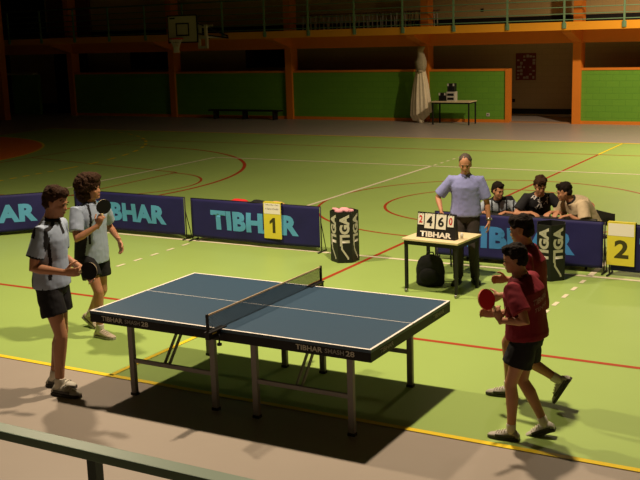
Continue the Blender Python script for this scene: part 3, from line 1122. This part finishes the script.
def person(name, label, loc, heading, P, group=None):
    """P: pose and outfit; joints in metres for a 1.75 m body, x forward, y left"""
    s = P.get('h', 1.75) / 1.75
    vx = P.get('voxel', .010)
    root = thing(name, label, 'person', (loc[0], loc[1], P.get('z', 0)), R(heading), group)
    hipz = P.get('hipz', .915)
    pel = V((P.get('px', 0), P.get('py', 0), hipz))
    ln = R(P.get('lean', 3))
    ll = R(P.get('side', 0))
    U = V((math.sin(ln), -math.sin(ll), math.cos(ln))).normalized()
    bend = R(P.get('bend', 6))       # extra forward bend of the upper spine
    U2 = V((math.sin(ln + bend), -math.sin(ll), math.cos(ln + bend))).normalized()
    tw_ = R(P.get('twist', 0))
    lat0 = V((-math.sin(R(P.get('ptwist', 0))), math.cos(R(P.get('ptwist', 0))), 0))
    lat2 = V((-math.sin(tw_), math.cos(tw_), 0))
    wd = P.get('build', 1.0)

    def spine(t):
        if t < .2:
            return pel + U * t
        if t < .4:
            k = (t - .2) / .2
            return pel + U * .2 + (U * (1 - k * .5) + U2 * (k * .5)).normalized() * (t - .2)
        k0 = pel + U * .2 + (U * .5 + U2 * .5).normalized() * .2
        return k0 + U2 * (t - .4)

    def lat(t):
        k = min(1, max(0, t / .45))
        u_ = U if t < .3 else U2
        l_ = (lat0 * (1 - k) + lat2 * k)
        l_ = (l_ - u_ * l_.dot(u_)).normalized()
        return l_, l_.cross(u_).normalized()

    def torso(bm, rows, n=28, sup=.0):
        rings = []
        for t, rx, ry in rows:
            l_, f_ = lat(t)
            rings.append(ringv(spine(t), l_, f_, rx * wd, ry * wd, n))
        loft(bm, rings)

    body_rows = ((-.09, .10, .075), (-.05, .155, .105), (.03, .160, .112), (.12, .145, .105), (.20, .138, .098), (.30, .150, .108), (.38, .165, .108), (.44, .160, .092), (.485, .115, .072), (.515, .066, .060), (.55, .055, .058))
    bm = bmesh.new()
    torso(bm, body_rows)
    nb = spine(.53)
    hy, hp, hr = R(P.get('hyaw', 0)), R(P.get('hpitch', 0)), R(P.get('hroll', 0))
    HM = Matrix.Rotation(hy, 3, 'Z') @ Matrix.Rotation(hp, 3, 'Y') @ Matrix.Rotation(hr, 3, 'X')
    hu = HM @ V((0, 0, 1))
    nd = (U2 * .55 + hu * .45).normalized()
    hc = nb + nd * .135 + HM @ V((.022, 0, 0))
    tube(bm, [spine(.47), nb, nb + nd * .05, hc - HM @ V((.025, 0, .02))], [.066, .057, .054, .055], 14)
    # head
    def hell(c, rx, ry, rz, rot=None):
        M_ = HM if rot is None else HM @ rot
        ell(bm, hc + HM @ V(c), rx, ry, rz, M_, seg=20, rings=14)
    hell((-.012, 0, .028), .096, .076, .094)
    hell((.028, 0, -.030), .062, .061, .080)
    hell((.030, 0, -.070), .050, .050, .045)
    hell((.060, 0, -.092), .026, .028, .022)
    hell((.082, 0, -.034), .022, .013, .016)
    hell((.080, 0, -.016), .012, .009, .030, Matrix.Rotation(R(-18), 3, 'Y'))
    hell((.071, 0, .016), .018, .048, .012)
    hell((.079, 0, -.066), .010, .022, .010)
    for sd in (-1, 1):
        hell((.058, sd * .036, -.030), .022, .020, .022)
        hell((-.006, sd * .075, -.016), .017, .008, .031, Matrix.Rotation(R(-12), 3, 'Y'))
    J = {}
    for sd, k in ((1, 'L'), (-1, 'R')):
        l_, f_ = lat(.45)
        sh = spine(.435) + l_ * (sd * .172 * wd)
        hand_pos = V(P['wr' + k])
        el, wr = ik(sh, hand_pos, .285, .255, V(P.get('ep' + k, (-1, sd * .4, -.2))))
        J['sh' + k], J['el' + k], J['wr' + k] = sh, el, wr
        limb(bm, [sh, mid(sh, el, .35), mid(sh, el, .8), el, mid(el, wr, .25), mid(el, wr, .7), wr], [.052, .046, .040, .037, .040, .030, .024], 14)
        limb(bm, [spine(.40) + l_ * (sd * .10), sh], [.075, .055], 14)
        hd = V(P.get('hd' + k, tuple(wr - el)))
        hn = V(P.get('hn' + k, (0, -sd, 0)))
        hand(bm, wr, hd, hn, k == 'R', P.get('curl' + k, .35))
        J['hd' + k] = hd.normalized()
        hj = pel + lat0 * (sd * .088) - V((0, 0, .02))
        an = V(P['an' + k])
        kn, an = ik(hj, an, .425, .415, V(P.get('kp' + k, (1, 0, 0))))
        J['hj' + k], J['kn' + k], J['an' + k] = hj, kn, an
        limb(bm, [hj, mid(hj, kn, .4), mid(hj, kn, .85), kn], [.084, .074, .055, .052], 16)
        tk = P.get('toe' + k, 0)
        back = V((-math.cos(R(tk)), -math.sin(R(tk)), 0)) * .012
        limb(bm, [kn, mid(kn, an, .28) + back, mid(kn, an, .65) + back * .6, an], [.051, .056, .042, .036], 16)
    me = remesh(bm, vx * .78, 2)
    for v in me.vertices:
        v.co *= s
    body = linkme('body', me, P.get('skin', SKIN), root)

    # ---- eyes, brows, mouth
    for sd in (-1, 1):
        bm = bmesh.new()
        ell(bm, (hc + HM @ V((.080, sd * .031, -.004))) * s, .008 * s, .010 * s, .0045 * s, HM, 10, 8)
        link('eye', bm, EYE, root)
    bm = bmesh.new()
    ell(bm, (hc + HM @ V((.0865, 0, -.066))) * s, .005 * s, .021 * s, .006 * s, HM, 12, 8)
    link('mouth', bm, LIPS, root)
    for sd in (-1, 1):
        bm = bmesh.new()
        ell(bm, (hc + HM @ V((.086, sd * .032, .017))) * s, .006 * s, .019 * s, .004 * s, HM, 10, 8)
        link('eyebrow', bm, P['hair'], root)

    # ---- hair
    st_ = P.get('style', 'short')
    bm = bmesh.new()

    def ha(c, rx, ry, rz, seg=20):
        ell(bm, hc + HM @ V(c), rx, ry, rz, HM, seg=seg, rings=12)
    rs_ = random.Random(5)
    if st_ == 'short':
        ha((-.022, 0, .048), .100, .085, .090)
        ha((-.055, 0, -.005), .062, .079, .075)
        ha((.045, 0, .088), .045, .060, .040)
        amp, fr_ = .010, 26
    elif st_ == 'tousled':
        ha((-.022, 0, .055), .106, .091, .094)
        ha((-.055, 0, -.010), .066, .083, .080)
        ha((.045, 0, .085), .055, .066, .044)
        amp, fr_ = .022, 20
    elif st_ == 'curly':
        ha((-.040, 0, .055), .135, .130, .115)
        ha((-.070, 0, -.040), .095, .128, .115)
        ha((.030, 0, .105), .080, .095, .060)
        for k in range(150):
            a, b_ = rs_.uniform(0, 6.28), rs_.uniform(-.5, 1.4)
            dv = V((math.cos(a) * math.cos(b_), math.sin(a) * math.cos(b_), math.sin(b_)))
            if dv.x > .45 and dv.z < .5:
                continue
            ha((-.045 + dv.x * .125, dv.y * .125, .035 + dv.z * .12), .019, .019, .019, 8)
        amp, fr_ = .012, 40
    else:   # high forehead
        ha((-.028, 0, .048), .096, .083, .086)
        ha((-.055, 0, -.005), .060, .080, .072)
        amp, fr_ = .006, 26
    me = remesh(bm, vx * .7, 1)
    nrm = [v.normal.copy() for v in me.vertices]
    for v, n_ in zip(me.vertices, nrm):
        v.co += n_ * (amp * noise.noise(v.co * fr_) + amp * .5 * noise.noise(v.co * fr_ * 2.7))
        v.co *= s
    linkme('hair', me, P['hair'], root)

    # ---- shirt
    top = P.get('top', 'polo')
    loose = P.get('loose', .018)
    hem = P.get('hem', -.10)
    bm = bmesh.new()
    rows = []
    for t, rx, ry in ((hem, .166, .122), (hem + .05, .168, .122), (.03, .166, .120), (.12, .156, .114), (.20, .152, .110), (.30, .158, .115), (.38, .168, .114), (.44, .162, .098), (.485, .112, .074), (.512, .066, .062)):
        rows.append((t, rx + loose * (1 if t < .4 else .6), ry + loose * (1 if t < .4 else .5)))
    torso(bm, rows)
    for k, sd in (('L', 1), ('R', -1)):
        l_, f_ = lat(.45)
        sh, el, wr = J['sh' + k], J['el' + k], J['wr' + k]
        sl = P.get('sleeve', .72)
        if sl <= 1:
            e = mid(sh, el, sl)
            tube(bm, [spine(.42) + l_ * (sd * .09), sh + V((0, 0, .004)), mid(sh, e, .5), e], [.080, .066 + loose * .3, .062 + loose * .5, .060 + loose * .7], 16)
        else:
            tube(bm, [spine(.42) + l_ * (sd * .09), sh + V((0, 0, .004)), mid(sh, el, .5), el, mid(el, wr, .5), mid(el, wr, .92)], [.080, .066, .058, .054, .046, .038], 16)
        ell(bm, sh, .063, .063, .063)
    me = remesh(bm, vx * .85, 2)
    nrm = [v.normal.copy() for v in me.vertices]
    for v, n_ in zip(me.vertices, nrm):
        f_ = noise.noise(V((v.co.x * 7, v.co.y * 7, v.co.z * 3.5 + v.co.x * 5)))
        v.co += n_ * (P.get('wrinkle', .009) * f_ + .003 * noise.noise(v.co * 22))
    mats_ = [P['shirt']]
    if P.get('panel'):
        mats_.append(P['panel_mat'])
        for p in me.polygons:
            if P['panel'](p.center, pel, J):
                p.material_index = 1
    for v in me.vertices:
        v.co *= s
    shirt = linkme('shirt', me, mats_, root)
    if top == 'polo':
        bm = bmesh.new()
        l_, f_ = lat(.5)
        c0 = spine(.505)
        rings = []
        for dz, r_ in ((-.012, .072), (.022, .060), (.030, .066), (-.004, .082)):
            rings.append([q * s for q in ringv(c0 + U2 * dz, l_, f_, r_, r_ * .98, 20)])
        loft(bm, rings, cap=False)
        link('collar', bm, P.get('collar', P['shirt']), root)

    # ---- shorts or trousers
    bm = bmesh.new()
    wide = P.get('wide', .022)
    torso(bm, ((-.10, .13, .11), (-.05, .166, .120), (.03, .166, .120), (.075, .158, .116)))
    for k, sd in (('L', 1), ('R', -1)):
        hj, kn, an = J['hj' + k], J['kn' + k], J['an' + k]
        o_ = lat0 * (sd * .006)
        if P.get('legs', 'shorts') == 'shorts':
            e = mid(hj, kn, P.get('short_len', .66))
            tube(bm, [hj + V((0, 0, .02)), mid(hj, e, .5) + o_, e + o_ * 2], [.090 + wide * .4, .088 + wide, .086 + wide * 1.3], 20)
        else:
            ground = V((0, 0, -1))
            tube(bm, [hj + V((0, 0, .02)), mid(hj, kn, .5), kn, mid(kn, an, .45), an + (kn - an).normalized() * -.02], [.095, .088, .072, .066, .060], 20)
            ell(bm, kn, .070, .070, .070)
        ell(bm, hj, .096, .096, .096)
    me = remesh(bm, vx * .85, 2, .006, 12)
    for v in me.vertices:
        v.co *= s
    linkme('shorts' if P.get('legs', 'shorts') == 'shorts' else 'trousers', me, P.get('pants', BLKF), root)
    # ---- shoes and socks
    for k in 'LR':
        tk = R(P.get('toe' + k, 0))
        make_shoe(root, J['an' + k], tk, P.get('pit' + k, 0), P.get('shoe', SHOEW), P.get('sole', SHOED), P.get('trim'), s)
        if P.get('legs', 'shorts') == 'shorts':
            an, kn = J['an' + k], J['kn' + k]
            d_ = (kn - an).normalized()
            bm = bmesh.new()
            tube(bm, [(an - d_ * .03) * s, (an + d_ * .01) * s, (an + d_ * .055) * s, (an + d_ * .062) * s], [.040 * s, .041 * s, .0425 * s, .040 * s], 16)
            link('sock', bm, SOCKW, root)
    return root, J, s, shirt, body, (hc, HM)


def racket(label, root, p, h, n, s=1.0, face=BLKF, face2=None, curl=None, group=None):
    """p = grip centre in the holder's local metres, h = handle->blade direction, n = blade normal"""
    M_ = Matrix.Translation(V(root.location)) @ Matrix.Rotation(root.rotation_euler.z, 4, 'Z')
    h = V(h).normalized()
    n = V(n)
    n = (n - h * n.dot(h)).normalized()
    t = h.cross(n)
    base = M_ @ V(p)
    Rt = (Matrix.Rotation(root.rotation_euler.z, 3, 'Z') @ Matrix((t, h, n)).transposed()).to_4x4()
    o = bpy.data.objects.new('table_tennis_racket', None)
    o.empty_display_size = .05
    C.objects.link(o)
    o.location = base
    o.rotation_euler = Rt.to_euler()
    tag(o, label, 'racket', group)

    def outline(k):
        pts = []
        for i in range(36):
            a = 2 * math.pi * i / 36
            pts.append(V((.076 * k * math.sin(a), .132 - .080 * k * math.cos(a), 0)))
        return pts

    def disc(z0, z1, k, m, nm):
        bm = bmesh.new()
        loft(bm, [[q + V((0, 0, z)) for q in outline(k)] for z in (z0, z1)], smooth=False)
        return link(nm, bm, m, o)
    disc(-.003, .003, .985, WOODT, 'blade')
    disc(.003, .0065, 1.0, face, 'rubber')
    disc(-.0065, -.003, 1.0, face2 or face, 'rubber')
    bm = bmesh.new()
    loft(bm, [ringv(V((0, y, 0)), V((1, 0, 0)), V((0, 0, 1)), a, b_, 14) for y, a, b_ in ((-.055, .017, .011), (-.04, .016, .0125), (0, .013, .0115), (.045, .015, .011), (.06, .016, .008))])
    link('handle', bm, WOODT, o)
    return o


# ---- man in grey-blue polo at the near left
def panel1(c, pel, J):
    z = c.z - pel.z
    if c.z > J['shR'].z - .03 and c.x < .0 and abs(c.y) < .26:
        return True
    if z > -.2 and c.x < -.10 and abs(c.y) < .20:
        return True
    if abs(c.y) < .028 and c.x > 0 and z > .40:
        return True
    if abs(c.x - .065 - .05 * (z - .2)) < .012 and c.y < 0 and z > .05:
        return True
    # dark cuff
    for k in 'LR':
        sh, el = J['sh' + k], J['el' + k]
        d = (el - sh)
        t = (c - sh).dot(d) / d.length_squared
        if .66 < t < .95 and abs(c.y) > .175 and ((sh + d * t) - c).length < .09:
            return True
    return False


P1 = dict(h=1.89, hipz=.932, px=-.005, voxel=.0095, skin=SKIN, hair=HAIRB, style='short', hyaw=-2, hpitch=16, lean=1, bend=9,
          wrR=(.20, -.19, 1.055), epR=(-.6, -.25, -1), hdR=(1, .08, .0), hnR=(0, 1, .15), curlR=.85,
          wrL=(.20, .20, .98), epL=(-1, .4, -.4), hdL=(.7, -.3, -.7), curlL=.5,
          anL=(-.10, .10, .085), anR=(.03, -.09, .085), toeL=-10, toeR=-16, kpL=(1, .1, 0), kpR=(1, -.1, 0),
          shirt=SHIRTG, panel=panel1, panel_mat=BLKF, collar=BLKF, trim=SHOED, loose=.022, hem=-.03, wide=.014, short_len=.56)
p1, J1, s1, *_ = person('person', 'man in pale blue polo and black shorts standing at the left table end', (-.335, -.08), 20, P1)
w1 = (J1['wrR'] + V((1, .08, 0)).normalized() * .085 + V((0, .022, 0))) * s1
racket('black racket held low by the man at the left table end', p1, w1, (.85, -.18, .10), (.35, -1, .1), face=BLKF)


# ---- curly haired player
def panel2(c, pel, J):
    z = c.z - pel.z
    if c.y < -.10 and z < .25 and c.x < .09 + z * .1:
        return True
    if abs(c.y + .095 - .10 * max(0, z - .22)) < .012 and c.x > 0 and z > .1:
        return True
    if c.x < -.06 and z < .40 and abs(c.y) < .17:
        return True
    return False


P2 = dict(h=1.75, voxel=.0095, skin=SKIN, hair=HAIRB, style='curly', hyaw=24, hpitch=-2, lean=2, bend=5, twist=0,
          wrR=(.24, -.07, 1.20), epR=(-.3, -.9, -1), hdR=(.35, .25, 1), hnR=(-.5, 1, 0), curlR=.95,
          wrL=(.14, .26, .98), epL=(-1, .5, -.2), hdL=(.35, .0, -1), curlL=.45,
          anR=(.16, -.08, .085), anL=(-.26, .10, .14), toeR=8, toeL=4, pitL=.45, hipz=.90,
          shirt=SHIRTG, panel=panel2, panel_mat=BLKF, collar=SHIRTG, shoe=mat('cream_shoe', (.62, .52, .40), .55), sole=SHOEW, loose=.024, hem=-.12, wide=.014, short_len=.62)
p2, J2, s2, *_ = person('person', 'player with big curly brown hair walking, racket raised at the chest', (-1.27, 1.45), -12, P2)
w2 = (J2['wrR'] + V((.35, .25, 1)).normalized() * .075 + V((-.01, .022, 0))) * s2
racket('dark racket raised in front of the chest of the curly haired player', p2, w2, (.28, .12, 1), (1, -.35, -.1), face=BLKF)

# ---- the two players in dark red
P3 = dict(h=1.54, voxel=.0095, skin=SKIN, hair=HAIRD, style='short', hyaw=8, hpitch=12, lean=4, bend=7, twist=-14, hipz=.928, px=-.055,
          wrL=(.13, .20, 1.09), epL=(-.3, .35, -1), hdL=(.4, .0, .9), hnL=(0, -1, 0), curlL=.9,
          wrR=(.26, -.17, 1.03), epR=(-.6, -.3, -1), hdR=(1, .3, .2), curlR=.6,
          anL=(.055, .09, .085), anR=(-.20, -.07, .12), toeL=-3, toeR=2, pitR=.4,
          shirt=RED, collar=RED, pants=BLKF, trim=SHOED, loose=.036, hem=-.01, wide=.034, short_len=.54, build=1.14)
p3, J3, s3, shirt3, *_ = person('person', 'nearer of two players in dark red shirts at the right, walking left', (3.665, .655), 188, P3)
me_bvh = shirt3.data
lettering('TIBHAR', .20, .042, V((-.16, .05, 1.27)) * s3, (-.6, -.8, .22), (-.13, -.17, 1), mat('faded_print', (.42, .22, .22), .8), shirt3, .02, target=me_bvh, cuts=2, off=.003)
lettering('TENNIS', .17, .030, V((-.16, .05, 1.20)) * s3, (-.6, -.8, .22), (-.13, -.17, 1), mat('faded_print', (.42, .22, .22), .8), shirt3, .0, target=me_bvh, cuts=2, off=.003)
w3 = (J3['wrL'] + V((.4, 0, .9)).normalized() * .08 + V((0, -.02, 0))) * s3
racket('bright red racket in the hand of the nearer player in dark red', p3, w3, (.45, .35, .65), (-.3, .75, .75), face=BRED)

P4 = dict(h=1.66, voxel=.0105, skin=SKIN, hair=HAIRD, style='short', hyaw=0, hpitch=12, lean=2, bend=7, hipz=.885,
          wrL=(.22, .20, 1.0), epL=(-1, .4, -.4), hdL=(.8, -.2, -.4), curlL=.5,
          wrR=(.24, -.18, 1.05), epR=(-1, -.4, -.4), curlR=.5,
          anL=(-.26, .07, .25), anR=(.20, -.08, .085), toeL=-2, toeR=0, pitL=1.05,
          shirt=RED, collar=RED, pants=BLKF, trim=SHOED, loose=.03, wide=.026, hem=-.03, short_len=.56)
p4, J4, s4, *_ = person('person', 'taller player in a dark red shirt walking just behind the nearer one', (3.50, 1.40), 188, P4)

# ---- referee
PR = dict(h=1.64, voxel=.0115, skin=SKIN, hair=HAIRG, style='referee', hyaw=0, hpitch=14, lean=2, bend=6, build=1.06,
          wrR=(.20, -.30, .98), epR=(-.6, -.7, -.3), hdR=(.55, .05, -.8), curlR=.4,
          wrL=(.08, .30, .83), epL=(-.7, .6, 0), hdL=(.15, 0, -1), curlL=.4,
          anR=(.08, -.10, .085), anL=(.0, .12, .085), toeR=-12, toeL=14,
          shirt=SHIRTB, collar=SHIRTB, pants=DGREY, legs='trousers', shoe=BLACK, sole=BLACK, hem=-.02, loose=.026, sleeve=.85)
pr, JR, sr, *_ = person('person', 'referee in a blue short sleeved shirt standing behind the small scoreboard table', (1.50, 5.03), -72, PR)
bm = bmesh.new()
wp = mid(JR['elL'], JR['wrL'], .88) * sr
dv = (JR['wrL'] - JR['elL']).normalized()
tube(bm, [wp - dv * .012, wp + dv * .012], .034 * sr, 14)
tube(bm, [wp + V((0, .03, 0)), wp + V((0, .042, 0))], .016, 12)
link('wristwatch', bm, STEEL, pr)
bm = bmesh.new()
ax_ = V((0, 0, 1))
cc = V((0, 0, .97)) * sr
loft(bm, [ringv(cc + V((0.0, 0, dz)), V((0, 1, 0)), V((1, 0, 0)), .186 * sr, .14 * sr, 28) for dz in (-.015, .015)])
link('belt', bm, BLACK, pr)

# ---- the three seated people behind the barrier, their chairs and table
dk = thing('long_table', 'low dark table behind the barrier, under the arms of the seated people', 'table', (1.86, 6.40, -.06), 0)
link('tabletop', B(-.85, .85, -.20, .15, .635, .66, bev=.004), BLACK, dk)
for x in (-.8, .8):
    for y in (-.17, .12):
        link('leg', B(x - .015, x + .015, y - .015, y + .015, .06, .635), BLACK, dk)


def seated(label, x, y, heading, **kw):
    P = dict(h=1.70, voxel=.0115, hipz=.50, px=-.0, anL=(.34, .12, .085), anR=(.34, -.12, .085), kpL=(0, .1, 1), kpR=(0, -.1, 1),
             legs='trousers', pants=DGREY, shoe=BLACK, sole=BLACK, hem=-.03, loose=.02)
    P.update(kw)
    return person('person', label, (x, y), heading, P)


SHP = mat('pale_striped_shirt', (.34, .40, .47), .85, nscale=14, namt=.35)


def panel_p1(c, pel, J):
    return c.z > J['shL'].z + .01 or (math.sin(c.y * 60) > .8 and c.x > 0)


seated('seated person in pale striped shirt, leftmost of three behind the barrier', 1.29, 6.82, -78, skin=SKIN, hair=HAIRD, style='short',
       hyaw=42, hpitch=8, lean=17, bend=22, twist=18, wrL=(.34, .12, .67), wrR=(.36, -.16, .67), epL=(-.2, .8, -.5), epR=(-.2, -.8, -.5), hdL=(.8, -.5, -.1), hdR=(.8, .5, -.1), hnL=(0, 0, -1), hnR=(0, 0, -1),
       shirt=SHP, panel=panel_p1, panel_mat=BLKF, collar=BLKF, hipz=.40, h=1.60)
x_, J_, s_, sh_, *_ = seated('seated person in black T-shirt with white print, middle of three behind the barrier', 1.80, 6.90, -66, skin=SKIN, hair=HAIRB, style='tousled',
       hyaw=4, hpitch=20, lean=17, bend=19, wrL=(.36, .14, .66), wrR=(.38, -.12, .66), epL=(-.2, .9, -.5), epR=(-.2, -.9, -.5), hdL=(.8, -.5, -.1), hdR=(.8, .5, -.1), hnL=(0, 0, -1), hnR=(0, 0, -1),
       shirt=mat('black_tshirt', (.012, .012, .014), .85), top='tee', hipz=.435, h=1.68)
# white scrawl print on the chest
bm = bmesh.new()
rr = random.Random(11)
for i in range(26):
    cx_, cy_ = rr.uniform(-.11, .11), rr.uniform(-.09, .09)
    if abs(cx_) > .07 and cy_ < -.03:
        continue
    a = rr.uniform(0, 3.14)
    L_, w_ = rr.uniform(.02, .05), rr.uniform(.006, .013)
    d_ = V((math.cos(a), math.sin(a), 0)) * L_ / 2
    n_ = V((-d_.y, d_.x, 0)).normalized() * w_ / 2
    bm.faces.new([bm.verts.new(V((cx_, cy_, 0)) + q) for q in (-d_ - n_, d_ - n_, d_ + n_, -d_ + n_)])
me = bpy.data.meshes.new('print')
bm.to_mesh(me)
bm.free()
tl = R(26)
decal_from(me, 'chest_print', V((.12, 0, .735)) * s_, (0, 1, 0), (-math.sin(tl), 0, math.cos(tl)), mat('white_print', (.62, .60, .58), .8), sh_, off=.004, target=sh_.data, cuts=1)
seated('seated person in a beige shirt leaning left over the table, rightmost of the three', 2.52, 6.90, -128, skin=SKIN, hair=HAIRD, style='short',
       hyaw=-20, hpitch=12, lean=30, bend=22, wrL=(.46, .16, .66), wrR=(.44, -.12, .66), epL=(.1, .5, -1), epR=(-.2, -.9, -.5), hdL=(.8, -.3, -.1), hdR=(.8, .5, -.1), hnL=(0, 0, -1), hnR=(0, 0, -1),
       shirt=BEISH, collar=BLKF, loose=.045, hipz=.445, h=1.70)
for x, y, h_, lab in ((1.29, 6.84, -78, 'plain chair under the seated person in the pale striped shirt'), (1.80, 6.92, -66, 'plain chair under the seated person in the black T-shirt'), (2.54, 6.93, -128, 'dark backed chair under the seated person in the beige shirt')):
    chair(x, y, R(h_ + 90), lab, seatm=BLACK, z=.30, bh=.30)
